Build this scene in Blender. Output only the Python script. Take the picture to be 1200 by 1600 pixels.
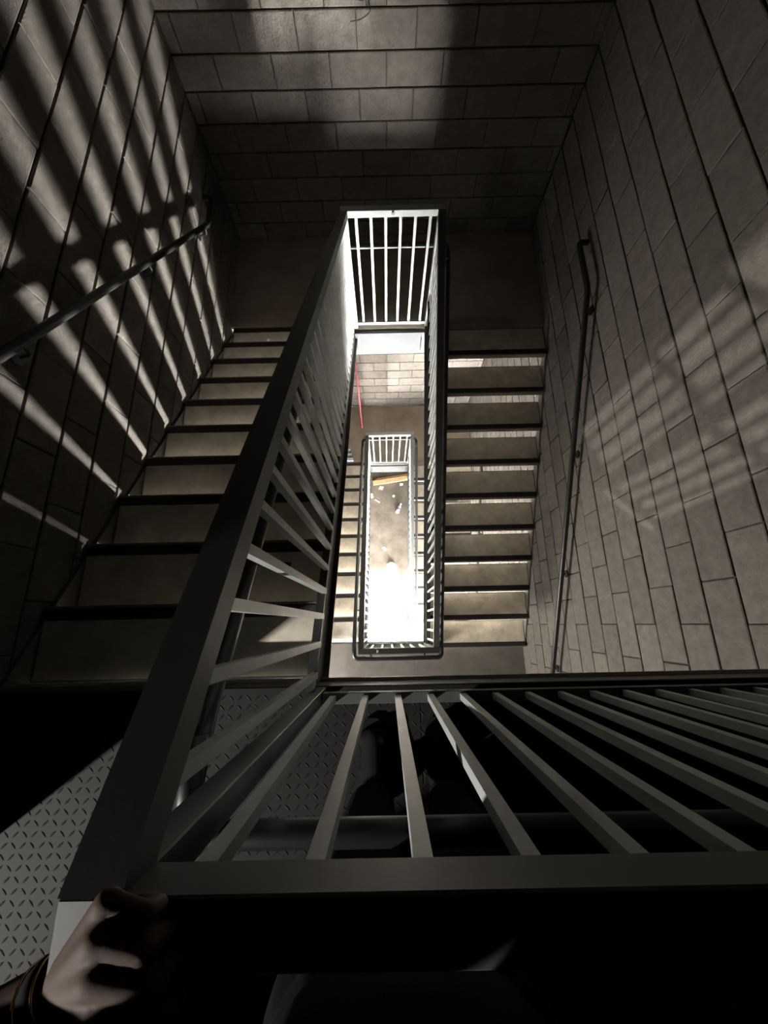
import bpy, bmesh, math, random
from mathutils import Vector, Matrix
random.seed(7)
for _o in list(bpy.data.objects):
    bpy.data.objects.remove(_o)
scene = bpy.context.scene
COL = scene.collection

# ------------------------------------------------------------------ levels (ground floor = 0)
RISE, RUN = 0.16694, 0.2947
HALF = RISE * 10
CZ = 8.181                       # camera height
L0 = CZ - 1.503                  # upper landing (photographer stands here)
M1 = L0 - HALF                   # first half landing
L1 = M1 - HALF
M2 = L1 - HALF
G = 0.0
XWL, XWR, YB, YN = -1.43, 1.56, 3.86, -1.80     # inner wall faces
XL, XR = -0.212, 0.408           # well-side faces of the guards
YG, YF = -0.201, 2.705           # near / far guard planes (well side)
RAILH = 1.1233                   # rail top above the floor
W = 0.05
CEIL = CZ + 1.5

# ------------------------------------------------------------------ camera
RT = Vector((0.99978247, -0.01949876, -0.00740359))
UP = Vector((0.02077669, 0.96219829, 0.27155623))
FW = Vector((-0.00182871, 0.27165098, -0.9623941))
FPX = 623.22
cam_d = bpy.data.cameras.new('camera')
cam = bpy.data.objects.new('camera', cam_d)
COL.objects.link(cam)
cam_d.sensor_fit = 'HORIZONTAL'
cam_d.sensor_width = 36.0
cam_d.lens = FPX / 1200.0 * 36.0
cam_d.clip_start = 0.01
cam_d.clip_end = 100
cam.matrix_world = Matrix(((RT.x, UP.x, -FW.x, 0), (RT.y, UP.y, -FW.y, 0), (RT.z, UP.z, -FW.z, CZ), (0, 0, 0, 1)))
scene.camera = cam

# ------------------------------------------------------------------ world, exposure, daylight
world = bpy.data.worlds.new('world')
scene.world = world
world.use_nodes = True
world.node_tree.nodes['Background'].inputs[0].default_value = (0.55, 0.65, 0.8, 1)
world.node_tree.nodes['Background'].inputs[1].default_value = 0.0
vs = scene.view_settings
vs.view_transform = 'Standard'
vs.look = 'None'
vs.gamma = 1.0
vs.use_curve_mapping = False
vs.exposure = 0.30
try:
    scene.cycles.use_denoising = True
    scene.cycles.max_bounces = 8
    scene.cycles.diffuse_bounces = 5
    scene.cycles.sample_clamp_indirect = 20.0
except Exception:
    pass


def area(name, loc, target, sx, sy, energy, color, spread=180.0):
    d = bpy.data.lights.new(name, 'AREA')
    d.shape = 'RECTANGLE'
    d.size, d.size_y = sx, sy
    d.energy = energy
    d.color = color
    d.spread = math.radians(spread)
    o = bpy.data.objects.new(name, d)
    COL.objects.link(o)
    o.location = loc
    o.rotation_euler = (Vector(target) - Vector(loc)).to_track_quat('-Z', 'Y').to_euler()
    return o


# daylight entering the doorways, plus an added ground lamp for sunlit-floor bounce
area('ground_bounce_lamp', (XWR + 0.22, -0.95, 0.62), (0.0, -0.2, 2.6), 0.66, 0.75, 5500, (1.0, 0.98, 0.93))  # stands in for light thrown up by the sunlit floor
area('daylight_ground_exit', (0.35, YN - 0.22, 1.25), (0.1, 2.0, 2.2), 0.95, 1.6, 1450, (1.0, 0.97, 0.92))
area('daylight_middle_doorway', (XWL - 0.33, -1.10, L1 + 1.12), (1.4, 0.6, L1 + 1.7), 0.42, 1.2, 140, (1.0, 0.95, 0.87))
area('daylight_upper_doorway', (-3.90, -2.60, CZ + 1.18), (0.4, 0.3, CZ - 1.0), 0.08, 0.10, 340, (1.0, 0.96, 0.9))
sun_d = bpy.data.lights.new('sun', 'SUN')
sun_d.energy = 600.0
sun_d.angle = math.radians(5.0)
sun_d.color = (1.0, 0.97, 0.93)
sun = bpy.data.objects.new('sun', sun_d)
COL.objects.link(sun)
sun.location = (2, -8, 12)
sun.rotation_euler = Vector((-0.16, 1.0, -0.72)).to_track_quat('-Z', 'Y').to_euler()

# ------------------------------------------------------------------ materials
MATS = {}


def mat(name, col, rough=0.6, metal=0.0, noise=None, bump=None, vary=0.0, spec=0.5, emis=None):
    m = bpy.data.materials.new(name)
    m.use_nodes = True
    nt = m.node_tree
    b = nt.nodes['Principled BSDF']
    b.inputs['Roughness'].default_value = rough
    b.inputs['Metallic'].default_value = metal
    b.inputs['Specular IOR Level'].default_value = spec
    b.inputs['Base Color'].default_value = (*col, 1)
    geo = nt.nodes.new('ShaderNodeNewGeometry')
    src = None
    if noise:
        scale, amount, detail = noise
        n = nt.nodes.new('ShaderNodeTexNoise')
        n.inputs['Scale'].default_value = scale
        n.inputs['Detail'].default_value = detail
        n.inputs['Roughness'].default_value = 0.6
        nt.links.new(geo.outputs['Position'], n.inputs['Vector'])
        r = nt.nodes.new('ShaderNodeMapRange')
        r.inputs['From Min'].default_value = 0.25
        r.inputs['From Max'].default_value = 0.75
        r.inputs['To Min'].default_value = 1 - amount
        r.inputs['To Max'].default_value = 1 + amount
        nt.links.new(n.outputs['Fac'], r.inputs['Value'])
        src = r.outputs['Result']
    if vary:
        oi = nt.nodes.new('ShaderNodeObjectInfo')
        r2 = nt.nodes.new('ShaderNodeMapRange')
        r2.inputs['To Min'].default_value = 1 - vary
        r2.inputs['To Max'].default_value = 1 + vary
        nt.links.new(oi.outputs['Random'], r2.inputs['Value'])
        if src:
            mm = nt.nodes.new('ShaderNodeMath')
            mm.operation = 'MULTIPLY'
            nt.links.new(src, mm.inputs[0])
            nt.links.new(r2.outputs['Result'], mm.inputs[1])
            src = mm.outputs[0]
        else:
            src = r2.outputs['Result']
    if src:
        vm = nt.nodes.new('ShaderNodeVectorMath')
        vm.operation = 'SCALE'
        vm.inputs[0].default_value = col
        nt.links.new(src, vm.inputs['Scale'])
        nt.links.new(vm.outputs['Vector'], b.inputs['Base Color'])
    if bump:
        scale, strength, dist = bump
        n = nt.nodes.new('ShaderNodeTexNoise')
        n.inputs['Scale'].default_value = scale
        n.inputs['Detail'].default_value = 5
        n.inputs['Roughness'].default_value = 0.65
        nt.links.new(geo.outputs['Position'], n.inputs['Vector'])
        bp = nt.nodes.new('ShaderNodeBump')
        bp.inputs['Strength'].default_value = strength
        bp.inputs['Distance'].default_value = dist
        nt.links.new(n.outputs['Fac'], bp.inputs['Height'])
        nt.links.new(bp.outputs['Normal'], b.inputs['Normal'])
    MATS[name] = m
    return m


M_BLOCK = mat('concrete_block', (0.1295, 0.1162, 0.1015), 0.85, noise=(16, 0.26, 8), bump=(60, 0.8, 0.008), vary=0.13, spec=0.25)
M_BLOCKS = mat('concrete_block_far', (0.1295, 0.1162, 0.1015), 0.85, noise=(5, 0.2, 6), bump=(60, 0.5, 0.006), spec=0.25)
M_MORTAR = mat('mortar', (0.0420, 0.0371, 0.0322), 0.95, noise=(20, 0.3, 4), bump=(90, 0.6, 0.006), spec=0.1)
M_STEEL_SHADED = mat('shaded_grey_steel', (0.0455, 0.0490, 0.0476), 0.55, noise=(9, 0.10, 4), bump=(160, 0.04, 0.001))  # same light grey as the bars, darkened so the colour carries the shade
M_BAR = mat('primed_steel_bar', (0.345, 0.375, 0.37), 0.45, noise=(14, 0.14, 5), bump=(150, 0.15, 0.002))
M_PIPE = mat('black_pipe_steel', (0.0098, 0.0098, 0.0105), 0.4, noise=(8, 0.2, 3))
M_STRING = mat('stringer_steel', (0.0420, 0.0434, 0.0434), 0.5, noise=(7, 0.18, 5), bump=(120, 0.15, 0.002))
M_WHITE = mat('pale_primed_steel', (0.0980, 0.1050, 0.1099), 0.85, spec=0.08, noise=(5, 0.16, 5), bump=(90, 0.2, 0.002))
M_PAN = mat('stair_pan_steel', (0.1470, 0.1330, 0.1155), 0.55, noise=(10, 0.2, 4))
M_FILL = mat('tread_concrete', (0.48, 0.435, 0.355), 0.85, noise=(9, 0.30, 7), bump=(45, 0.4, 0.004), vary=0.06, spec=0.2)
M_NOSE = mat('black_nosing', (0.0084, 0.0077, 0.0070), 0.7, noise=(40, 0.3, 3), bump=(200, 0.4, 0.002))
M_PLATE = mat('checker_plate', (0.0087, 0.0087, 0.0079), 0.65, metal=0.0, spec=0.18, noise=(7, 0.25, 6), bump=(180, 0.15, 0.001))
M_PLATE_LIT = mat('dusty_checker_plate', (0.1050, 0.0924, 0.0805), 0.55, noise=(7, 0.25, 6), bump=(180, 0.15, 0.001))  # same plate as above, its colour raised to carry the light on the lower landing
M_SLAB = mat('landing_concrete', (0.29, 0.245, 0.195), 0.85, noise=(3.5, 0.28, 8), bump=(40, 0.4, 0.004), spec=0.2)
M_GROUND = mat('dusty_concrete', (0.130, 0.115, 0.096), 0.9, noise=(2.6, 0.5, 10), bump=(30, 0.6, 0.008), spec=0.15)
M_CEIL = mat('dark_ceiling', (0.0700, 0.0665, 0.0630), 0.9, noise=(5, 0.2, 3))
M_WOOD = mat('sawn_timber', (0.50, 0.34, 0.17), 0.7, noise=(12, 0.2, 5), bump=(70, 0.3, 0.003))
M_PINK = mat('pink_plastic', (0.80, 0.10, 0.16), 0.5)
M_BLUE = mat('pale_blue_card', (0.2940, 0.3850, 0.4620), 0.6, noise=(30, 0.1, 2))
M_PAPER = mat('white_paper', (0.78, 0.77, 0.72), 0.8, noise=(25, 0.08, 3))
M_BOTTLE = mat('clear_plastic', (0.5040, 0.5040, 0.5600), 0.25)
M_CAPB = mat('violet_label', (0.2100, 0.1540, 0.3150), 0.5)
M_WIRE = mat('black_wire', (0.0140, 0.0140, 0.0140), 0.6)
M_SKIN = mat('brown_skin', (0.0434, 0.0217, 0.0140), 0.75, spec=0.3, noise=(60, 0.1, 4), bump=(220, 0.15, 0.001))
M_CLOTH = mat('black_cloth', (0.003, 0.003, 0.0035), 0.95, noise=(90, 0.3, 3), bump=(300, 0.3, 0.001), spec=0.1)
M_SHOE = mat('black_shoe', (0.004, 0.004, 0.0045), 0.85, noise=(80, 0.3, 3), spec=0.2)
M_HAIR = mat('black_hair', (0.012, 0.01, 0.009), 0.5)
M_GOLD = mat('gold_metal', (0.83, 0.58, 0.20), 0.2, metal=1.0)
M_DOOR = mat('steel_door_frame', (0.1120, 0.1120, 0.1120), 0.5)

# ------------------------------------------------------------------ helpers


def obj(name, verts, faces, m, parent=None, smooth=False, centre=True):
    """one mesh object from world-space vertices; its origin goes to the middle of its bounds"""
    c = Vector((0, 0, 0))
    if centre:
        xs, ys, zs = zip(*verts)
        c = Vector(((min(xs) + max(xs)) / 2, (min(ys) + max(ys)) / 2, (min(zs) + max(zs)) / 2))
    me = bpy.data.meshes.new(name)
    me.from_pydata([(v[0] - c.x, v[1] - c.y, v[2] - c.z) for v in verts], [], faces)
    me.materials.append(m)
    if smooth:
        me.polygons.foreach_set('use_smooth', [True] * len(me.polygons))
    me.update()
    return place(name, me, parent, c)


def wpos(o):
    p = Vector((0, 0, 0))
    while o:
        p += o.location
        o = o.parent
    return p


def place(name, me, parent, loc, scale=None, rot=None):
    o = bpy.data.objects.new(name, me)
    COL.objects.link(o)
    if parent:
        o.parent = parent
        o.location = Vector(loc) - wpos(parent)
    else:
        o.location = loc
    if scale:
        o.scale = scale
    if rot:
        o.rotation_euler = rot
    return o


def tag(o, label=None, cat=None, group=None, kind=None):
    if label:
        o['label'] = label
    if cat:
        o['category'] = cat
    if group:
        o['group'] = group
    if kind:
        o['kind'] = kind
    return o


def thing(name, loc, label, cat, group=None):
    o = bpy.data.objects.new(name, None)
    o.empty_display_size = 0.1
    COL.objects.link(o)
    o.location = loc
    return tag(o, label, cat, group)


class MB:
    """collects simple solids; build() links them as one mesh object"""

    def __init__(self):
        self.v, self.f = [], []

    def add(self, v, f):
        n = len(self.v)
        self.v += [tuple(x) for x in v]
        self.f += [tuple(i + n for i in q) for q in f]
        return self

    def box(self, x0, x1, y0, y1, z0, z1):
        v = [(x, y, z) for z in (z0, z1) for y in (y0, y1) for x in (x0, x1)]
        return self.add(v, [(0, 2, 3, 1), (4, 5, 7, 6), (0, 1, 5, 4), (2, 6, 7, 3), (0, 4, 6, 2), (1, 3, 7, 5)])

    def bbox(self, x0, x1, y0, y1, z0, z1, b):
        """box with chamfered edges"""
        bm = bmesh.new()
        bmesh.ops.create_cube(bm, size=1)
        for q in bm.verts:
            q.co = Vector(((x0 + x1) / 2 + q.co.x * (x1 - x0), (y0 + y1) / 2 + q.co.y * (y1 - y0), (z0 + z1) / 2 + q.co.z * (z1 - z0)))
        bmesh.ops.bevel(bm, geom=bm.edges[:], offset=b, segments=1, affect='EDGES')
        bm.verts.index_update()
        self.add([q.co[:] for q in bm.verts], [[w.index for w in f.verts] for f in bm.faces])
        bm.free()
        return self

    def prism_yz(self, poly, x0, x1):
        """polygon given as (y, z) pushed from x0 to x1"""
        n = len(poly)
        v = [(x0, y, z) for y, z in poly] + [(x1, y, z) for y, z in poly]
        f = [tuple(range(n - 1, -1, -1)), tuple(range(n, 2 * n))]
        f += [(i, (i + 1) % n, n + (i + 1) % n, n + i) for i in range(n)]
        return self.add(v, f)

    def prism_xy(self, poly, z0, z1):
        n = len(poly)
        v = [(x, y, z0) for x, y in poly] + [(x, y, z1) for x, y in poly]
        f = [tuple(range(n - 1, -1, -1)), tuple(range(n, 2 * n))]
        f += [(i, (i + 1) % n, n + (i + 1) % n, n + i) for i in range(n)]
        return self.add(v, f)

    def tube(self, pts, r, seg=10, cap=True):
        pts = [Vector(p) for p in pts]
        rr = r if isinstance(r, (list, tuple)) else [r] * len(pts)
        n0 = None
        rings = []
        for i, p in enumerate(pts):
            t = ((pts[i] - pts[i - 1]).normalized() if i else Vector()) + ((pts[i + 1] - pts[i]).normalized() if i < len(pts) - 1 else Vector())
            t.normalize()
            if n0 is None:
                n0 = t.orthogonal().normalized()
            n0 = (n0 - t * n0.dot(t)).normalized()
            bi = t.cross(n0)
            rings.append([p + (n0 * math.cos(2 * math.pi * k / seg) + bi * math.sin(2 * math.pi * k / seg)) * rr[i] for k in range(seg)])
        v = [q for R in rings for q in R]
        f = []
        for i in range(len(rings) - 1):
            for k in range(seg):
                a, b = i * seg + k, i * seg + (k + 1) % seg
                f.append((a, b, b + seg, a + seg))
        if cap:
            f.append(tuple(range(seg - 1, -1, -1)))
            f.append(tuple(range((len(rings) - 1) * seg, len(rings) * seg)))
        return self.add(v, f)

    def capsule(self, a, ra, b, rb, seg=14):
        a, b = Vector(a), Vector(b)
        d = b - a
        t = d.normalized() if d.length > 1e-6 else Vector((0, 0, 1))
        pts, rad = [], []
        for k in range(5):
            an = math.pi / 2 * (1 - k / 4)
            pts.append(a - t * ra * math.sin(an))
            rad.append(max(ra * math.cos(an), ra * 0.04))
        if d.length > 1e-6:
            pts.append(a + d * 0.5)
            rad.append((ra + rb) / 2)
        for k in range(5):
            an = math.pi / 2 * k / 4
            pts.append(b + t * rb * math.sin(an))
            rad.append(max(rb * math.cos(an), rb * 0.04))
        q, w = [pts[0]], [rad[0]]
        for p, r in zip(pts[1:], rad[1:]):
            if (p - q[-1]).length > 1e-6:
                q.append(p)
                w.append(r)
        return self.tube(q, w, seg)

    def ball(self, c, rx, ry, rz, seg=16, rings=10):
        v = [(c[0], c[1], c[2] + rz)]
        for i in range(1, rings):
            a = math.pi * i / rings
            for k in range(seg):
                b = 2 * math.pi * k / seg
                v.append((c[0] + rx * math.sin(a) * math.cos(b), c[1] + ry * math.sin(a) * math.sin(b), c[2] + rz * math.cos(a)))
        v.append((c[0], c[1], c[2] - rz))
        f = [(0, 1 + k, 1 + (k + 1) % seg) for k in range(seg)]
        for i in range(rings - 2):
            for k in range(seg):
                a, b = 1 + i * seg + k, 1 + i * seg + (k + 1) % seg
                f.append((a, a + seg, b + seg, b))
        e = len(v) - 1
        o = 1 + (rings - 2) * seg
        f += [(o + (k + 1) % seg, o + k, e) for k in range(seg)]
        return self.add(v, f)

    def build(self, name, m, parent=None, smooth=False, centre=True):
        return obj(name, self.v, self.f, m, parent, smooth, centre)

    def mesh(self, name, m, smooth=False):
        me = bpy.data.meshes.new(name)
        me.from_pydata(self.v, [], self.f)
        me.materials.append(m)
        if smooth:
            me.polygons.foreach_set('use_smooth', [True] * len(me.polygons))
        me.update()
        return me


def rounded(pts, r=0.045, n=5):
    """polyline with its corners rounded"""
    pts = [Vector(p) for p in pts]
    out = [pts[0]]
    for i in range(1, len(pts) - 1):
        a, b, c = pts[i - 1], pts[i], pts[i + 1]
        u, w = (a - b), (c - b)
        rr = min(r, u.length * 0.45, w.length * 0.45)
        p0, p1 = b + u.normalized() * rr, b + w.normalized() * rr
        for k in range(n + 1):
            t = k / n
            out.append(p0 * (1 - t) ** 2 + b * 2 * t * (1 - t) + p1 * t * t)
    out.append(pts[-1])
    return out


def project(p):
    q = Vector(p) - Vector((0, 0, CZ))
    d = q.dot(FW)
    if d < 0.02:
        return None
    return 600 + FPX * q.dot(RT) / d, 800 - FPX * q.dot(UP) / d


# ------------------------------------------------------------------ block walls
BH, BL, JT = 0.2032, 0.4064, 0.010
JV = 0.006            # head joints are tighter than the bed joints
Z_COURSE0 = CZ - 1.600


def block_verts(axis, sign, u0, u1, z0, z1, face, depth=0.035, ch=0.005):
    """a block: back rectangle, chamfered front; axis 'x' wall spans y, axis 'y' wall spans x"""
    base = face - sign * 0.030
    mid = face + sign * (0.0045 - ch * 0.6)
    front = face + sign * 0.0045
    P = [(u0, z0, base), (u1, z0, base), (u1, z1, base), (u0, z1, base),
         (u0, z0, mid), (u1, z0, mid), (u1, z1, mid), (u0, z1, mid),
         (u0 + ch, z0 + ch, front), (u1 - ch, z0 + ch, front), (u1 - ch, z1 - ch, front), (u0 + ch, z1 - ch, front)]
    F = [(8, 9, 10, 11)]
    for i in range(4):
        j = (i + 1) % 4
        F += [(i, j, j + 4, i + 4), (i + 4, j + 4, j + 8, i + 8)]
    if axis == 'x':
        V = [(d, u, z) for u, z, d in P]
        flip = sign < 0
    else:
        V = [(u, d, z) for u, z, d in P]
        flip = sign > 0
    if flip:
        F = [tuple(reversed(q)) for q in F]
    return V, F


def block_wall(name, axis, sign, face, u0, u1, phase, even_shift, openings, visible):
    mb = MB()
    t = 0.2
    back, front = (face - sign * t, face - sign * 0.006)
    lo, hi = min(back, front), max(back, front)
    # mortar body, split round the openings
    us = sorted({u0 - 0.2, u1 + 0.2} | {o[0] for o in openings} | {o[1] for o in openings})
    for a, b in zip(us, us[1:]):
        zs = [(G - 0.15, CEIL + 0.1)]
        for oa, ob, za, zb in openings:
            if oa <= a + 1e-6 and ob >= b - 1e-6:
                nz = []
                for p, q in zs:
                    if za > p:
                        nz.append((p, min(q, za)))
                    if zb < q:
                        nz.append((max(p, zb), q))
                zs = [z for z in nz if z[1] - z[0] > 1e-4]
        for p, q in zs:
            if axis == 'x':
                mb.box(lo, hi, a, b, p, q)
            else:
                mb.box(a, b, lo, hi, p, q)
    wall = mb.build(name, M_MORTAR)
    tag(wall, kind='structure')
    rest = MB()
    cache = {}
    cand = []
    c0 = int(math.floor((G - Z_COURSE0) / BH)) - 1
    c1 = int(math.ceil((CEIL - Z_COURSE0) / BH))
    for c in range(c0, c1):
        za = max(Z_COURSE0 + c * BH + JT / 2, G + 0.002)
        zb = min(Z_COURSE0 + (c + 1) * BH - JT / 2, CEIL - 0.002)
        if zb - za < 0.02:
            continue
        sh = phase + (BL / 2 if (c % 2 == 0) == even_shift else 0.0)
        k0 = math.floor((u0 - sh) / BL)
        k = k0
        while sh + k * BL < u1:
            a = max(sh + k * BL + JV / 2, u0 + 0.004)
            b = min(sh + (k + 1) * BL - JV / 2, u1 - 0.004)
            k += 1
            if b - a < 0.03:
                continue
            segs = [(a, b)]
            for oa, ob, oz0, oz1 in openings:
                if zb > oz0 and za < oz1:
                    ns = []
                    for p, q in segs:
                        if oa > p:
                            ns.append((p, min(q, oa - 0.03)))
                        if ob < q:
                            ns.append((max(p, ob + 0.03), q))
                        if oa <= p and ob >= q:
                            pass
                    segs = [s for s in ns if s[1] - s[0] > 0.03]
            for p, q in segs:
                um, zm = (p + q) / 2, (za + zb) / 2
                w = (face, um, zm) if axis == 'x' else (um, face, zm)
                pr = project(w)
                area_px = 0
                if pr and -60 < pr[0] < 1260 and -60 < pr[1] < 1660 and visible(um, zm):
                    d = (Vector(w) - Vector((0, 0, CZ))).length
                    area_px = 1.0 / (d * d)
                cand.append((area_px, p, q, za, zb))
    cand.sort(key=lambda r: -r[0])
    n = 0
    for ap, p, q, za, zb in cand:
        jz = random.uniform(-0.0015, 0.0015)
        ju = random.uniform(-0.0015, 0.0015)
        if ap > 0 and n < 300:
            n += 1
            key = (round(q - p, 3), round(zb - za, 3))
            if key not in cache:
                hw, hz = (q - p) / 2, (zb - za) / 2
                V, F = block_verts(axis, sign, -hw, hw, -hz, hz, 0.0)
                me = bpy.data.meshes.new('block')
                me.from_pydata(V, [], F)
                me.materials.append(M_BLOCK)
                cache[key] = me
            off = face + sign * random.uniform(-0.002, 0.002)
            um, zm = (p + q) / 2 + ju, (za + zb) / 2 + jz
            place('block', cache[key], wall, (off, um, zm) if axis == 'x' else (um, off, zm))
        else:
            V, F = block_verts(axis, sign, p, q, za, zb, face)
            rest.add(V, F)
    if rest.v:
        r = rest.build('block_courses', M_BLOCKS, wall)
        r['kind'] = 'stuff'
    return wall


DOOR_L0 = (-1.47, -0.70, L0, L0 + 2.1)
DOOR_L1 = (-1.62, -0.70, L1, L1 + 2.1)
DOOR_G = (-1.45, -0.45, G, G + 2.1)  # unseen side doorway, added to let the bounce lamp in
DOOR_N = (-0.25, 0.95, G, G + 2.1)
block_wall('wall_left', 'x', 1, XWL, YN, YB, 0.12, True, [DOOR_L0, DOOR_L1],
           lambda u, z: u > -0.1 and CZ - 3.35 < z < CZ - 0.5)
block_wall('wall_right', 'x', -1, XWR, YN, YB, 0.7838, True, [DOOR_G],
           lambda u, z: u > -0.5 and CZ - 5.3 < z < CZ - 0.5)
block_wall('wall_back', 'y', -1, YB, XWL, XWR, -0.7348, False, [],
           lambda u, z: (CZ - 3.3 < z < CZ - 1.0) or (M2 - 0.1 < z < M1 - 0.2 and abs(u) < 0.85))
block_wall('wall_front', 'y', 1, YN, XWL, XWR, 0.1, True, [DOOR_N], lambda u, z: False)


def door_frame(name, axis, face, sign, op):
    """pressed-steel frame lining a doorway"""
    a, b, z0, z1 = op
    t0, t1 = sorted((face + sign * 0.012, face - sign * 0.21))
    m = MB()
    for (p, q, r, s) in ((a, a + 0.045, z0, z1), (b - 0.045, b, z0, z1), (a, b, z1 - 0.045, z1)):
        if axis == 'x':
            m.box(t0, t1, p, q, r, s)
        else:
            m.box(p, q, t0, t1, r, s)
    tag(m.build(name, M_DOOR), kind='structure')


door_frame('door_1', 'x', XWL, 1, DOOR_L0)
door_frame('door_2', 'x', XWL, 1, DOOR_L1)
door_frame('door_3', 'x', XWR, -1, DOOR_G)  # frame of the added side doorway
door_frame('door_4', 'y', YN, 1, DOOR_N)

tag(MB().box(XWL - 0.7, XWR + 0.7, YN - 0.9, YB + 0.2, G - 0.15, G).build('floor', M_GROUND), kind='structure')
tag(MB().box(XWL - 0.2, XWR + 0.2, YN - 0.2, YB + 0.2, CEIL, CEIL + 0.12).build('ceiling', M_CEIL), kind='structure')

# ------------------------------------------------------------------ landings


def lug_mesh(x0, x1, y0, y1, z, pitch=0.030):
    """raised lozenges of checker plate, alternately turned"""
    v, f = [], []
    nx, ny = int((x1 - x0) / pitch), int((y1 - y0) / pitch)
    for i in range(nx):
        for j in range(ny):
            cx, cy = x0 + (i + 0.5) * pitch, y0 + (j + 0.5) * pitch
            a = math.radians(45 if (i + j) % 2 else 135)
            ca, sa = math.cos(a), math.sin(a)
            n = len(v)
            for (p, q, h) in ((-0.014, 0, 0), (-0.004, -0.0036, 0), (0.004, -0.0036, 0), (0.014, 0, 0), (0.004, 0.0036, 0), (-0.004, 0.0036, 0), (-0.007, 0, 0.0019), (0.007, 0, 0.0019)):
                v.append((cx + p * ca - q * sa, cy + p * sa + q * ca, z + h))
            for q in ((0, 1, 6), (1, 2, 7, 6), (2, 3, 7), (3, 4, 7), (4, 5, 6, 7), (5, 0, 6)):
                f.append(tuple(n + k for k in q))
    return v, f


def steel_landing(z, label, xseam, lug_area, plate):
    t = thing('stair_landing', ((XWL + XWR) / 2, -1.0, z), label, 'landing')
    y1 = YG - 0.002
    ys = -1.04
    e = 0.0015
    for (xa, xb) in ((XWL, xseam), (xseam, XWR)):
        for (ya, yb) in ((YN, ys), (ys, y1)):
            MB().bbox(xa + e, xb - e, ya + e, yb - e, z - 0.008, z, 0.0012).build('floor_plate', plate, t)
    # edge channel towards the well and the flights, joists below
    MB().box(XWL, XWR, y1 - 0.010, y1, z - 0.125, z - 0.008).build('edge_web', M_STRING, t)
    MB().box(XWL, XWR, y1 - 0.05, y1 + 0.012, z - 0.137, z - 0.125).build('edge_flange', M_BAR, t)  # pale bar colour puts the lit edge into the flange
    MB().box(XWL, XWR, YN, y1 - 0.012, z - 0.11, z - 0.012).build('under_deck', M_STRING, t)
    xa, xb, ya, yb = lug_area
    v, f = lug_mesh(xa, xb, ya, yb, z)
    lg = obj('raised_lugs', v, f, plate, t)
    lg['kind'] = 'stuff'
    return t


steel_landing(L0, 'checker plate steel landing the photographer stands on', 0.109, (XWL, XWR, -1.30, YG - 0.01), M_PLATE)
steel_landing(L1, 'checker plate landing one storey down, seen past the guard', 0.30, (0.40, XWR, -0.75, YG - 0.09), M_PLATE_LIT)


def half_landing(z, label):
    t = thing('half_landing', (0.05, 3.3, z), label, 'landing')
    for xa, xb in ((XWL, 0.03), (0.03, XWR)):
        MB().bbox(xa + 0.001, xb - 0.001, YF + 0.052, YB - 0.008, z - 0.07, z, 0.002).build('concrete_slab', M_SLAB, t)
    MB().box(XL - W, XR + W, YF + 0.002, YF + 0.05, z - 0.07, z).build('slab_edge', M_SLAB, t)
    MB().box(XWL, XWR, YF + 0.052, YB - 0.008, z - 0.10, z - 0.072).build('deck_pan', M_STRING, t)
    MB().bbox(XR + W + 0.002, XWR - 0.008, 2.684, YF + 0.051, z - 0.07, z, 0.002).build('slab_edge', M_SLAB, t)
    # edge beam seen from the well: pour stop, shadow gap, web with welded end plates
    MB().bbox(XL - W, XR + W, YF - 0.030, YF + 0.002, z - 0.088, z - 0.026, 0.003).build('pour_stop', M_WHITE, t)
    MB().box(XL - W, XR + W, YF + 0.004, YF + 0.012, z - 0.375, z - 0.088).build('beam_web', M_WHITE, t)
    for x in (XL - 0.020, XR - 0.012):
        MB().bbox(x, x + 0.032, YF - 0.025, YF + 0.004, z - 0.30, z - 0.088, 0.003).build('end_plate', M_STEEL_SHADED, t)
    MB().box(XWL, XWR, YF + 0.012, YF + 0.07, z - 0.385, z - 0.375).build('beam_flange', M_STEEL_SHADED, t)
    MB().box(XWL, XL - W - 0.002, YF + 0.052, YF + 0.062, z - 0.375, z - 0.10).build('beam_web', M_STRING, t)
    MB().box(XR + W + 0.002, XWR, YF + 0.052, YF + 0.062, z - 0.375, z - 0.10).build('beam_web', M_STRING, t)
    return t


half_landing(M1, 'dark concrete half landing behind the first guard frame')
half_landing(M2, 'lit brown concrete half landing far down beside the pink pole')

# ------------------------------------------------------------------ stair flights
SLOPE = RISE / RUN


def tread_meshes(width, sgn):
    """pan, concrete fill and nosing of one tread, nosing edge at y=0, body running to -sgn*y"""
    def yb(m, x0, x1, a, b, z0, z1, ch):
        lo, hi = sorted((-sgn * a, -sgn * b))
        m.bbox(x0, x1, lo, hi, z0, z1, ch)
    h = width / 2
    pan = MB()
    yb(pan, -h, h, 0.0, 0.012, -0.050, -0.003, 0.002)          # front lip
    yb(pan, -h, h, 0.012, RUN - 0.004, -0.044, -0.036, 0.001)  # bottom
    yb(pan, -h, h, RUN - 0.010, RUN - 0.002, -0.044, -0.002, 0.001)
    yb(pan, -h, -h + 0.006, 0.012, RUN - 0.010, -0.044, -0.002, 0.001)
    yb(pan, h - 0.006, h, 0.012, RUN - 0.010, -0.044, -0.002, 0.001)
    fill = MB()
    yb(fill, -h + 0.007, h - 0.007, 0.058, RUN - 0.011, -0.035, 0.0, 0.002)
    nose = MB()
    yb(nose, -h + 0.001, h - 0.001, 0.0125, 0.0575, -0.03, 0.002, 0.002)
    return pan.mesh('tread', M_PAN), fill.mesh('concrete_fill', M_FILL), nose.mesh('nosing_strip', M_NOSE)


TL = tread_meshes(1.130, 1)
TR = tread_meshes(1.072, -1)


def tread(t, meshes, x, y, z):
    a = place('tread', meshes[0], t, (x, y, z))
    place('concrete_fill', meshes[1], a, (x, y, z))
    place('nosing_strip', meshes[2], a, (x, y, z))


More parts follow.
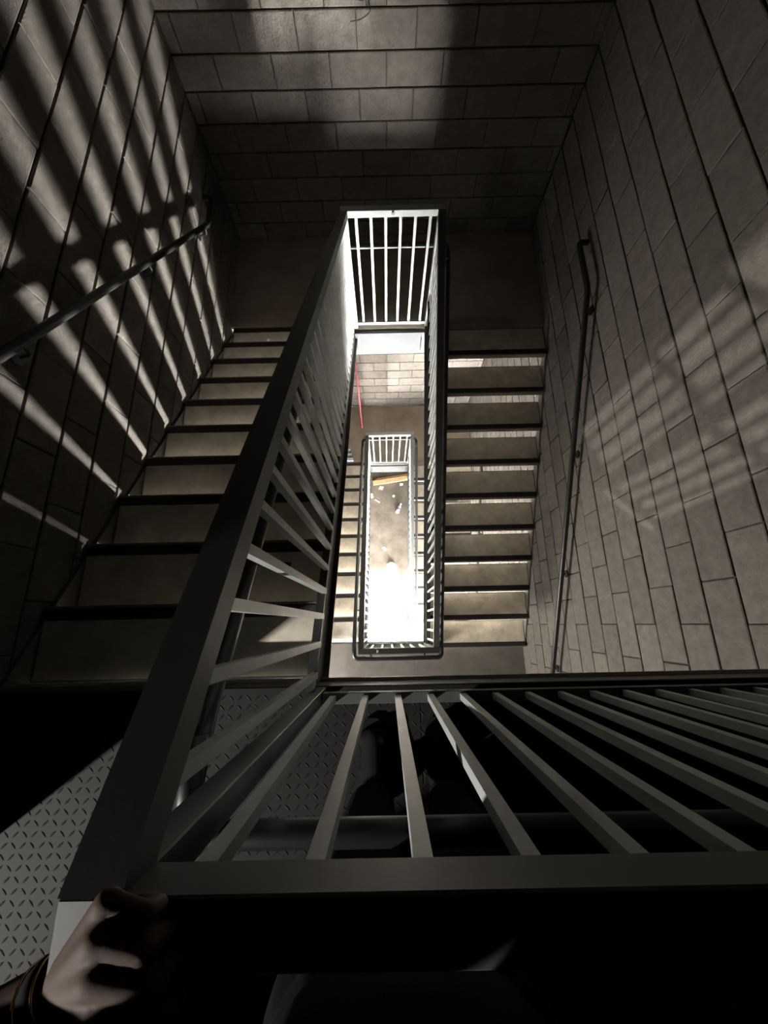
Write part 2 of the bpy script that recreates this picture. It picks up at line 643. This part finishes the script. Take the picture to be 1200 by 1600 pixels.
def stringers(t, zline, ya, yb, xwell, side, xwall):
    """channel stringer on the well side (side = +1 when the well lies towards +x) and a plate on the wall side"""
    def band(lo, hi, x0, x1, name, m):
        x0, x1 = sorted((x0, x1))
        MB().prism_yz([(ya, zline(ya) + lo), (yb, zline(yb) + lo), (yb, zline(yb) + hi), (ya, zline(ya) + hi)], x0, x1).build(name, m, t)
    inner = xwell - side * W
    xwell = xwell - side * (0.020 if side > 0 else 0.004)      # flange edge sits back from the rail face
    band(-0.160, 0.130, inner, inner + side * 0.008, 'stringer_web', M_STRING)
    band(0.130, 0.140, inner, xwell, 'stringer_top_flange', M_STRING)
    band(-0.170, -0.160, inner, xwell, 'stringer_bottom_flange', M_STRING)
    band(-0.165, -0.055, xwall, xwall + side * 0.012, 'wall_stringer', M_PAN)


def left_flight(zu, label):
    t = thing('stair_flight', (-0.83, -0.2, zu), label, 'stairs')
    zl = lambda y: zu - SLOPE * (y + 0.196)
    stringers(t, zl, YG - 0.0, YF + 0.0, XL, 1, XWL + 0.012)
    cx = (XL - W - 0.003 + XWL + 0.022) / 2
    for k in range(1, 11):
        tread(t, TL, cx, -0.196 + RUN * k, zu - RISE * k)
    return t


def right_flight(zm, label):
    t = thing('stair_flight', (1.0, 2.4, zm - HALF), label, 'stairs')
    zl = lambda y: zm - SLOPE * (2.386 - y)
    stringers(t, zl, YG - 0.06, YF, XR, -1, XWR - 0.012)
    cx = (XR + W + 0.003 + XWR - 0.022) / 2
    for k in range(0, 10):
        tread(t, TR, cx, 2.386 - RUN * k, zm - RISE * k)
    return t


left_flight(L0, 'dark descending flight on the left beside the striped wall')
right_flight(M1, 'open-riser flight on the right with light showing between its treads')
left_flight(L1, 'pale lower flight glimpsed at left inside the well')
right_flight(M2, 'bright bottom flight at right reaching the sunlit ground floor')

# ------------------------------------------------------------------ guards with balusters and pipe handrails
BAR = MB().bbox(-0.0095, 0.0095, -0.0095, 0.0095, -0.5, 0.5, 0.0).mesh('baluster', M_BAR) if False else MB().box(-0.0095, 0.0095, -0.0095, 0.0095, -0.5, 0.5).mesh('baluster', M_BAR)
PIPE_H, PIPE_OFF, PIPE_R = 0.765, 0.062, 0.021


def bar(t, x, y, z0, z1):
    place('baluster', BAR, t, (x, y, (z0 + z1) / 2), scale=(1, 1, z1 - z0))


def bracket(p, a, b, r=0.007):
    """small arm from the pipe a to the guard b"""
    MB().tube([a, b], r, 6).build('pipe_bracket', M_PIPE, p)


def flight_guard(zu, zl, left, label):
    """sloping guard along a flight: rail falls from zu (high end) to zl"""
    if left:
        x0, x1, ya, yb = XL - W, XL, YG, YF
        za, zb = zu, zl
        nl = lambda y: zu - SLOPE * (y + 0.196) + 0.14
    else:
        x0, x1, ya, yb = XR, XR + W, YF, YG
        za, zb = zu, zl
        nl = lambda y: zu - SLOPE * (2.386 - y) + 0.14
    xm = (x0 + x1) / 2
    t = thing('guardrail', (xm, (ya + yb) / 2, zl), label, 'railing')
    s = (zb - za) / (yb - ya)
    top = lambda y: za + RAILH + s * (y - ya)
    lo, hi = min(ya, yb), max(ya, yb)
    MB().prism_yz([(lo, top(lo) - W), (hi, top(hi) - W), (hi, top(hi)), (lo, top(lo))], x0, x1).build('top_rail', M_STEEL_SHADED, t)
    y = lo + 0.047
    while y < hi - 0.02:
        bar(t, xm, y, nl(y) - 0.002, top(y) - W + 0.012)
        y += 0.0938
    xp = x0 - PIPE_OFF if left else x1 + PIPE_OFF
    pl = lambda y: za + PIPE_H + s * (y - ya)
    pts = [(xp, lo - 0.05, pl(lo)), (xp, lo + 0.05, pl(lo + 0.05)), (xp, hi - 0.05, pl(hi - 0.05)), (xp, hi + 0.06, pl(hi))]
    p = MB().tube(rounded(pts, 0.06, 4), PIPE_R, 12).build('handrail_pipe', M_PIPE, t, smooth=True)
    for k in range(3):
        yy = lo + (hi - lo) * (0.12 + 0.38 * k)
        bracket(p, (xp, yy, pl(yy)), (xm, yy, pl(yy) - 0.05))
    return t


def cross_guard(z, y0, landing_dir, xa, xb, bars, label, hb0, corner_l=True, corner_r=True, wall_end=False, tone=None):
    tone = tone or M_STEEL_SHADED
    """level guard across the well; landing_dir -1: landing lies towards -y"""
    y1 = y0 + landing_dir * W
    ylo, yhi = min(y0, y1), max(y0, y1)
    ym = (ylo + yhi) / 2
    t = thing('guardrail', ((xa + xb) / 2, ym, z), label, 'railing')
    MB().bbox(xa, xb, ylo, yhi, z + RAILH - W, z + RAILH, 0.002).build('top_rail', tone, t)
    MB().bbox(xa + W, xb - (0 if wall_end else W), ylo + 0.008, yhi - 0.008, z + hb0, z + hb0 + 0.032, 0.0015).build('bottom_rail', tone, t)
    for x in bars:
        bar(t, x, ym, z + hb0 + 0.030, z + RAILH - W + 0.012)
    for x, on in ((xa, corner_l), (xb - W, corner_r)):
        if on:
            MB().bbox(x + 0.004, x + W - 0.004, ylo + 0.004, yhi - 0.004, z, z + RAILH - W, 0.002).build('corner_post', tone, t)
    yp = y1 + landing_dir * PIPE_OFF
    zp = z + PIPE_H
    a, b = xa - PIPE_OFF, xb + PIPE_OFF
    y_in = y0 + (0.04 if landing_dir < 0 else -0.04)
    pts = []
    pts += [(a, y0 - landing_dir * 0.03, zp), (a, yp, zp)]
    pts += [(b, yp, zp), (b, y0 - landing_dir * 0.03, zp)] if not wall_end else [(xb - 0.03, yp, zp)]
    p = MB().tube(rounded(pts, 0.05, 6), PIPE_R, 12).build('handrail_pipe', M_PIPE, t, smooth=True)
    for x in ((xb - 0.10,) if wall_end else (xa + 0.10, xb - 0.10)):
        bracket(p, (x, yp, zp), (x, ym, zp - 0.04))
    return t


N_FRONT = [-0.0738 + 0.1041 * k for k in range(-1, 16)]
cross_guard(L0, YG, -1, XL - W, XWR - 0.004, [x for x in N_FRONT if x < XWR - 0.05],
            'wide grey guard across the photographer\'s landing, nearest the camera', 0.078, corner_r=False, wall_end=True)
flight_guard(L0, M1, True, 'long sloping guard at left leading away along the dark flight')
N_FAR = [-0.1583 + 0.1041 * k for k in range(6)]
g = cross_guard(M1, YF, 1, XL - W, XR + W, N_FAR, 'pale six-bar guard frame at the far end of the well', 0.042, tone=M_BAR)
MB().tube([(0.10, YF - 0.010, M1 + RAILH - 0.016), (0.10, YF + 0.01, M1 + RAILH - 0.016)], 0.010, 8).build('bolt', M_PIPE, g)
flight_guard(M1, L1, False, 'sloping guard on the right side of the well above the open treads')
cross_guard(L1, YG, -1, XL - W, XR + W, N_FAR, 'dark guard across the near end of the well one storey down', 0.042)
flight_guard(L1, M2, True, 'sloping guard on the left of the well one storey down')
cross_guard(M2, YF, 1, XL - W, XR + W, N_FAR, 'small bright white guard frame deep down the well', 0.042, tone=M_BAR)
flight_guard(M2, G, False, 'lowest sloping guard ending at the ground floor')

# ------------------------------------------------------------------ wall handrails


def wall_handrail(xw, side, pts, label, ends):
    """black pipe on brackets; side = +1 when the room lies towards +x"""
    xp = xw + side * 0.078
    t = thing('wall_handrail', (xw, pts[len(pts) // 2][0], pts[-1][1] - 0.9), label, 'handrail')
    path = [(xp, y, z) for y, z in pts]
    if ends[0]:
        path = [(xw + side * 0.012, pts[0][0], pts[0][1])] + path
    if ends[1]:
        path = path + [(xw + side * 0.012, pts[-1][0], pts[-1][1])]
    MB().tube(rounded(path, 0.045, 5), 0.0205, 12).build('handrail_pipe', M_PIPE, t, smooth=True)
    (ya, za), (yb, zb) = pts[1], pts[2]
    for f in (0.03, 0.36, 0.68, 0.97):
        y, z = ya + (yb - ya) * f, za + (zb - za) * f
        MB().tube(rounded([(xp, y, z - 0.018), (xp, y, z - 0.06), (xw + side * 0.02, y, z - 0.075)], 0.03, 3), 0.006, 6).build('bracket', M_PIPE, t)
        MB().tube([(xw + side * 0.004, y, z - 0.075), (xw + side * 0.012, y, z - 0.075)], 0.032, 12).build('bracket_plate', M_PIPE, t)
    return t


def hl(y, zu):
    return zu - SLOPE * (y + 0.196) + 0.948


def hrz(y, zm):
    return zm - SLOPE * (2.386 - y) + 0.915


wall_handrail(XWL, 1, [(-0.45, hl(-0.12, L0)), (-0.12, hl(-0.12, L0)), (3.08, hl(3.08, L0)), (3.36, hl(3.08, L0))],
              'black pipe handrail with a hooked end on the striped left wall', (True, True))
wall_handrail(XWR, -1, [(2.70, hrz(2.28, M1)), (2.28, hrz(2.28, M1)), (-0.50, hrz(-0.50, M1)), (-0.80, hrz(-0.50, M1))],
              'black pipe handrail running down the pale right block wall', (True, True))
wall_handrail(XWL, 1, [(-0.45, hl(-0.12, L1)), (-0.12, hl(-0.12, L1)), (3.08, hl(3.08, L1)), (3.36, hl(3.08, L1))],
              'black pipe handrail beside the lower left flight', (True, True))
wall_handrail(XWR, -1, [(2.70, hrz(2.28, M2)), (2.28, hrz(2.28, M2)), (-0.25, hrz(-0.25, M2)), (-0.40, hrz(-0.25, M2))],
              'black pipe handrail beside the bottom right flight', (True, True))

# ------------------------------------------------------------------ loose things


def scrap(name, label, cat, c, pts, h, m, group=None):
    """crumpled flat piece: an outline with a raised middle"""
    n = len(pts)
    v = [(c[0] + x, c[1] + y, c[2] + 0.001) for x, y in pts]
    v += [(c[0] + x * 0.8, c[1] + y * 0.8, c[2] + h * random.uniform(0.6, 1.2)) for x, y in pts]
    v += [(c[0], c[1], c[2] + h * 0.7)]
    f = [tuple(range(n - 1, -1, -1))]
    for i in range(n):
        j = (i + 1) % n
        f += [(i, j, n + j, n + i), (n + i, n + j, 2 * n)]
    return tag(obj(name, v, f, m), label, cat, group)


# timber plank on the ground
t = thing('timber_plank', (0.12, 3.02, G), 'sawn wooden plank lying askew on the ground floor', 'plank')
d = Vector((0.72, 0.105, 0)).normalized()
n = Vector((-d.y, d.x, 0))
a, b = Vector((-0.24, 2.955, 0)), Vector((0.56, 3.07, 0))
m = MB()
q = [a - n * 0.045, b - n * 0.045, b + n * 0.045, a + n * 0.045]
m.prism_xy([(p.x, p.y) for p in q], G + 0.002, G + 0.045)
m.build('board', M_WOOD, t)
q = [a + n * 0.046, b + n * 0.046, b + n * 0.10, a + d * 0.12 + n * 0.10]
MB().prism_xy([(p.x, p.y) for p in q], G + 0.002, G + 0.022).build('batten', M_WOOD, t)

# plastic bottle
t = thing('plastic_bottle', (0.30, 2.37, G), 'clear plastic bottle with violet label lying on the ground floor', 'bottle')
d = Vector((0.087, 0.183, 0)).normalized()
c = Vector((0.30, 2.37, G + 0.036))
MB().tube([c + d * s for s in (-0.11, -0.105, 0.03, 0.065, 0.085, 0.10)], [0.028, 0.034, 0.034, 0.026, 0.013, 0.013], 14).build('body', M_BOTTLE, t, smooth=True)
MB().tube([c + d * -0.05, c + d * 0.005], 0.0347, 14).build('label_wrap', M_CAPB, t, smooth=True)
MB().tube([c + d * 0.101, c + d * 0.118], 0.015, 12).build('cap', M_PAPER, t, smooth=True)

scrap('rubble_lump', 'white lump of rubble in the middle of the sunlit floor', 'rubble', (0.12, 1.168, G),
      [(-0.09, -0.05), (0.02, -0.08), (0.09, -0.02), (0.06, 0.05), (-0.03, 0.07), (-0.1, 0.03)], 0.05, M_PAPER)
scrap('paper_scrap', 'white paper scrap just in front of the plank\'s left half', 'paper', (-0.07, 2.86, G),
      [(-0.05, -0.03), (0.03, -0.05), (0.06, 0.02), (-0.02, 0.04)], 0.012, M_PAPER, 'paper scraps on the ground floor')
scrap('paper_scrap', 'small paper scrap just in front of the plank\'s right half', 'paper', (0.37, 2.92, G),
      [(-0.03, -0.03), (0.03, -0.02), (0.04, 0.03), (-0.03, 0.03)], 0.012, M_PAPER, 'paper scraps on the ground floor')
scrap('paper_scrap', 'pale scrap at the left edge of the ground floor below the plank', 'paper', (-0.27, 2.68, G),
      [(-0.02, -0.06), (0.03, -0.04), (0.02, 0.06), (-0.03, 0.05)], 0.015, M_PAPER, 'paper scraps on the ground floor')
scrap('paper_scrap', 'thin pale scrap right of the left-edge scrap', 'paper', (-0.16, 2.56, G),
      [(-0.06, 0.03), (0.05, -0.05), (0.06, -0.03), (-0.04, 0.05)], 0.01, M_PAPER, 'paper scraps on the ground floor')
scrap('paper_scrap', 'tiny scrap above the plastic bottle', 'paper', (0.20, 2.66, G),
      [(-0.03, -0.02), (0.02, -0.03), (0.03, 0.02), (-0.02, 0.03)], 0.01, M_PAPER, 'paper scraps on the ground floor')
scrap('paper_scrap', 'small scrap between the bottle and the rubble lump', 'paper', (-0.03, 1.51, G),
      [(-0.05, 0.03), (0.02, -0.04), (0.06, -0.02), (0.01, 0.05)], 0.012, M_PAPER, 'paper scraps on the ground floor')

# pink pole leaning on the back wall of the lower half landing
t = thing('marker_pole', (-0.374, 3.43, M2), 'thin pink pole leaning against the bright block wall', 'pole')
MB().tube([(-0.374, 3.43, M2 + 0.004), (-0.395, YB - 0.016, CZ - 5.16)], 0.011, 8).build('shaft', M_PINK, t, smooth=True)
MB().tube([(-0.374, 3.43, M2 + 0.001), (-0.3745, 3.437, M2 + 0.03)], 0.012, 8).build('foot_cap', M_PINK, t, smooth=True)

# three little cartons
for k, lab in enumerate(('pale blue carton nearest the steps, lowest of three in a row', 'pale blue carton in the middle of three in a row', 'pale blue carton farthest from the steps of three in a row')):
    y = 2.80 + 0.085 * k
    x = -0.585 - 0.022 * k
    t = thing('small_carton', (x, y, M2), lab, 'carton', 'cartons on the lower half landing')
    MB().bbox(x - 0.055, x + 0.055, y - 0.033, y + 0.033, M2 + 0.001, M2 + 0.06, 0.004).build('box', M_BLUE, t)
    MB().bbox(x - 0.050, x + 0.050, y - 0.010, y + 0.010, M2 + 0.0601, M2 + 0.0625, 0.001).build('lid_flap', M_PAPER, t)

# wire stub on the back wall
t = thing('wire_stub', (-0.04, YB - 0.01, CZ - 1.62), 'loose black wire ends sticking out of the back wall', 'wire')
MB().bbox(-0.055, -0.025, YB - 0.020, YB - 0.004, CZ - 1.59, CZ - 1.54, 0.002).build('clip', M_WIRE, t)
MB().tube(rounded([(-0.04, YB - 0.012, CZ - 1.56), (-0.02, YB - 0.05, CZ - 1.60), (-0.09, YB - 0.04, CZ - 1.64), (-0.16, YB - 0.02, CZ - 1.655)], 0.05, 4), 0.003, 6).build('wire', M_WIRE, t)
MB().tube(rounded([(-0.04, YB - 0.012, CZ - 1.55), (-0.08, YB - 0.05, CZ - 1.56), (-0.15, YB - 0.03, CZ - 1.53)], 0.04, 4), 0.003, 6).build('wire', M_WIRE, t)

# small pale scraps on the flights
scrap('paper_scrap', 'folded white paper on the bright bottom flight', 'paper', (0.78, 2.55, M2 + 0.004),
      [(-0.09, -0.09), (0.02, -0.07), (0.05, 0.06), (-0.03, 0.10)], 0.02, M_PAPER)

scrap('pebble', 'single pale pebble on the edge of the dark half landing', 'pebble', (-1.064, 2.60, M1),
      [(-0.012, -0.008), (0.004, -0.012), (0.013, -0.002), (0.008, 0.010), (-0.008, 0.010)], 0.014, M_PAPER)
scrap('paper_scrap', 'tiny white scrap lying on the rail of the dark lower guard', 'paper', (-0.089, -0.228, L1 + RAILH),
      [(-0.010, -0.012), (0.009, -0.009), (0.011, 0.011), (-0.007, 0.013)], 0.004, M_PAPER)

# ------------------------------------------------------------------ the person at the guard


def P(x, y, z):
    return (x, y, z + CZ)


def fuse(o, voxel, it=8, fac=0.6):
    r = o.modifiers.new('fuse', 'REMESH')
    r.mode = 'VOXEL'
    r.voxel_size = voxel
    r.use_smooth_shade = True
    s = o.modifiers.new('smooth', 'SMOOTH')
    s.factor = fac
    s.iterations = it
    return o


b = MB()
cap = lambda a, ra, c, rc: b.capsule(P(*a), ra, P(*c), rc)
# trunk, neck, head
b.ball(P(0.02, -0.47, -0.58), 0.15, 0.105, 0.13)
b.ball(P(0.01, -0.42, -0.42), 0.135, 0.095, 0.17)
b.ball(P(0.0, -0.42, -0.20), 0.155, 0.10, 0.18)
cap((0.0, -0.40, -0.06), 0.055, (0.0, -0.365, 0.04), 0.050)
b.ball(P(0.0, -0.345, 0.14), 0.072, 0.092, 0.108)
cap((0.0, -0.315, 0.065), 0.045, (0.0, -0.29, 0.06), 0.03)          # jaw and chin
cap((0.0, -0.262, 0.145), 0.009, (0.0, -0.243, 0.112), 0.014)       # nose
cap((-0.02, -0.262, 0.080), 0.009, (0.02, -0.262, 0.080), 0.009)    # lips
for s in (-1, 1):
    cap((s * 0.072, -0.35, 0.15), 0.010, (s * 0.072, -0.345, 0.115), 0.008)   # ears
    cap((s * 0.10, -0.41, -0.09), 0.06, (s * 0.185, -0.41, -0.12), 0.052)      # shoulders
# left arm down to the rail corner
LSH, LEL, LWR = (-0.21, -0.385, -0.16), (-0.450, -0.385, -0.440), (-0.264, -0.268, -0.398)
cap(LSH, 0.050, LEL, 0.038)
cap(LEL, 0.036, LWR, 0.0205)
mcp = [(-0.206, -0.190, -0.353), (-0.206, -0.2075, -0.346), (-0.203, -0.2265, -0.343), (-0.198, -0.247, -0.346)]
pip = [(-0.178, -0.197, -0.353), (-0.172, -0.2145, -0.347), (-0.163, -0.233, -0.344), (-0.159, -0.2525, -0.347)]
dip = [(-0.176, -0.199, -0.369), (-0.168, -0.2165, -0.368), (-0.160, -0.235, -0.367), (-0.157, -0.2545, -0.369)]
tip = [(-0.193, -0.199, -0.3715), (-0.187, -0.2165, -0.3715), (-0.180, -0.235, -0.3715), (-0.176, -0.2545, -0.372)]
rad = [0.0072, 0.0080, 0.0085, 0.0084]
for k in range(4):
    cap(LWR, 0.0135, mcp[k], 0.0102)
    cap(mcp[k], rad[k] + 0.0016, pip[k], rad[k] + 0.0006)
    cap(pip[k], rad[k] + 0.0006, dip[k], rad[k] - 0.001)
    cap(dip[k], rad[k] - 0.001, tip[k], rad[k] - 0.002)
cap((-0.250, -0.277, -0.388), 0.014, (-0.218, -0.279, -0.366), 0.011)
cap((-0.218, -0.279, -0.366), 0.011, (-0.185, -0.275, -0.362), 0.0085)
# right arm lifted in front of the chest
RSH, REL, RWR = (0.20, -0.415, -0.14), (0.30, -0.47, -0.40), (0.11, -0.20, 0.0)
REL = (0.33, -0.44, -0.36)
cap(RSH, 0.050, REL, 0.038)
cap(REL, 0.038, (0.13, -0.22, 0.02), 0.024)
for k in range(4):
    q0 = (0.10, -0.155 + 0.0 * k, 0.03 + 0.019 * k)
    cap((0.13, -0.22, 0.03), 0.018, q0, 0.011)
    cap(q0, 0.0095, (0.075, -0.125, 0.03 + 0.019 * k), 0.009)
    cap((0.075, -0.125, 0.03 + 0.019 * k), 0.009, (0.055, -0.135, 0.032 + 0.018 * k), 0.008)
cap((0.115, -0.215, 0.02), 0.014, (0.075, -0.18, 0.035), 0.010)
# legs
for s, ax, hx in ((0, -0.055, -0.065), (1, 0.165, 0.105)):
    cap((hx, -0.48, -0.62), 0.088, (ax, -0.475, -1.03), 0.058)
    cap((ax, -0.475, -1.03), 0.056, (ax, -0.505, -1.20), 0.054)
    cap((ax, -0.505, -1.20), 0.054, (ax, -0.505, -1.43), 0.036)
    cap((ax, -0.51, -1.455), 0.034, (ax, -0.40, -1.472), 0.024)
body = b.build('person', M_SKIN, smooth=True)
fuse(body, 0.003, 3)
tag(body, 'person in black clothes leaning on the rail, left fist on its corner', 'person')

b = MB()
b.ball(P(0.02, -0.455, -0.56), 0.168, 0.122, 0.14)
b.ball(P(0.012, -0.415, -0.44), 0.158, 0.118, 0.16)
b.ball(P(0.0, -0.415, -0.20), 0.172, 0.118, 0.19)
for s in (-1, 1):
    cap((s * 0.10, -0.41, -0.09), 0.068, (s * 0.195, -0.412, -0.13), 0.062)
cap(LSH, 0.062, tuple(LSH[i] + (LEL[i] - LSH[i]) * 0.75 for i in range(3)), 0.056)
cap(RSH, 0.062, tuple(RSH[i] + (REL[i] - RSH[i]) * 0.5 for i in range(3)), 0.056)
fuse(b.build('shirt', M_CLOTH, body, smooth=True), 0.008, 6)
b = MB()
b.ball(P(0.02, -0.47, -0.63), 0.166, 0.125, 0.13)
for ax, hx in ((-0.055, -0.065), (0.165, 0.105)):
    cap((hx, -0.478, -0.64), 0.100, (ax, -0.478, -1.03), 0.080)
    cap((ax, -0.478, -1.03), 0.080, (ax, -0.50, -1.31), 0.066)
fuse(b.build('trousers', M_CLOTH, body, smooth=True), 0.008, 6)
b = MB()
b.ball(P(0.0, -0.362, 0.165), 0.080, 0.094, 0.098)
b.ball(P(0.0, -0.40, 0.09), 0.074, 0.06, 0.10)
fuse(b.build('hair', M_HAIR, body, smooth=True), 0.006, 3)
for s in (-1, 1):
    e_ = MB().ball(P(s * 0.030, -0.267, 0.147), 0.011, 0.007, 0.006, 10, 6).build('eye', M_PAPER, body, smooth=True)
    MB().ball(P(s * 0.030, -0.2620, 0.146), 0.0048, 0.003, 0.0048, 8, 6).build('pupil', M_HAIR, e_, smooth=True)


def shoe(ax):
    """low black shoe, toe towards +y"""
    sole = [(-0.033, -0.575), (0.033, -0.575), (0.040, -0.50), (0.036, -0.45), (0.048, -0.37), (0.040, -0.325), (0.015, -0.302), (-0.018, -0.302), (-0.042, -0.33), (-0.047, -0.38), (-0.035, -0.45), (-0.040, -0.50)]
    u = MB()
    u.capsule(P(ax, -0.535, -1.455), 0.041, P(ax, -0.48, -1.455), 0.042)
    u.capsule(P(ax, -0.48, -1.450), 0.040, P(ax - 0.002, -0.36, -1.468), 0.036)
    u.capsule(P(ax - 0.022, -0.36, -1.468), 0.028, P(ax + 0.022, -0.36, -1.468), 0.028)
    u.capsule(P(ax - 0.014, -0.45, -1.462), 0.036, P(ax + 0.014, -0.45, -1.462), 0.036)
    u.capsule(P(ax, -0.52, -1.43), 0.043, P(ax, -0.50, -1.41), 0.042)
    o = u.build('shoe', M_SHOE, body, smooth=True)
    fuse(o, 0.005, 5)
    MB().prism_xy([(ax + x, y) for x, y in sole], L0 + 0.003, L0 + 0.022).build('sole', M_SHOE, o)


shoe(-0.055)
shoe(0.165)

# dark strap with gold trim on the left wrist
ax_ = (Vector(LWR) - Vector(LEL)).normalized()
c0 = Vector(P(*LWR)) - ax_ * 0.002


def ring(c, ax, R, r, name, m, parent, seg=28):
    n0 = ax.orthogonal().normalized()
    bi = ax.cross(n0)
    pts = [c + (n0 * math.cos(2 * math.pi * k / seg) + bi * math.sin(2 * math.pi * k / seg)) * R for k in range(seg + 1)]
    return MB().tube(pts, r, 6, cap=False).build(name, m, parent, smooth=True)


n0 = ax_.orthogonal().normalized()
strap = MB()
strap.tube([c0 - ax_ * 0.008, c0 - ax_ * 0.0075, c0 + ax_ * 0.0075, c0 + ax_ * 0.008], [0.0212, 0.0236, 0.0236, 0.0212], 24)
st = strap.build('bracelet', M_CLOTH, smooth=True)
tag(st, 'dark bracelet edged with gold on the wrist at the rail corner', 'bracelet')
ring(c0 - ax_ * 0.0085, ax_, 0.0234, 0.0011, 'gold_edge', M_GOLD, st)
ring(c0 + ax_ * 0.0085, ax_, 0.0228, 0.0011, 'gold_edge', M_GOLD, st)
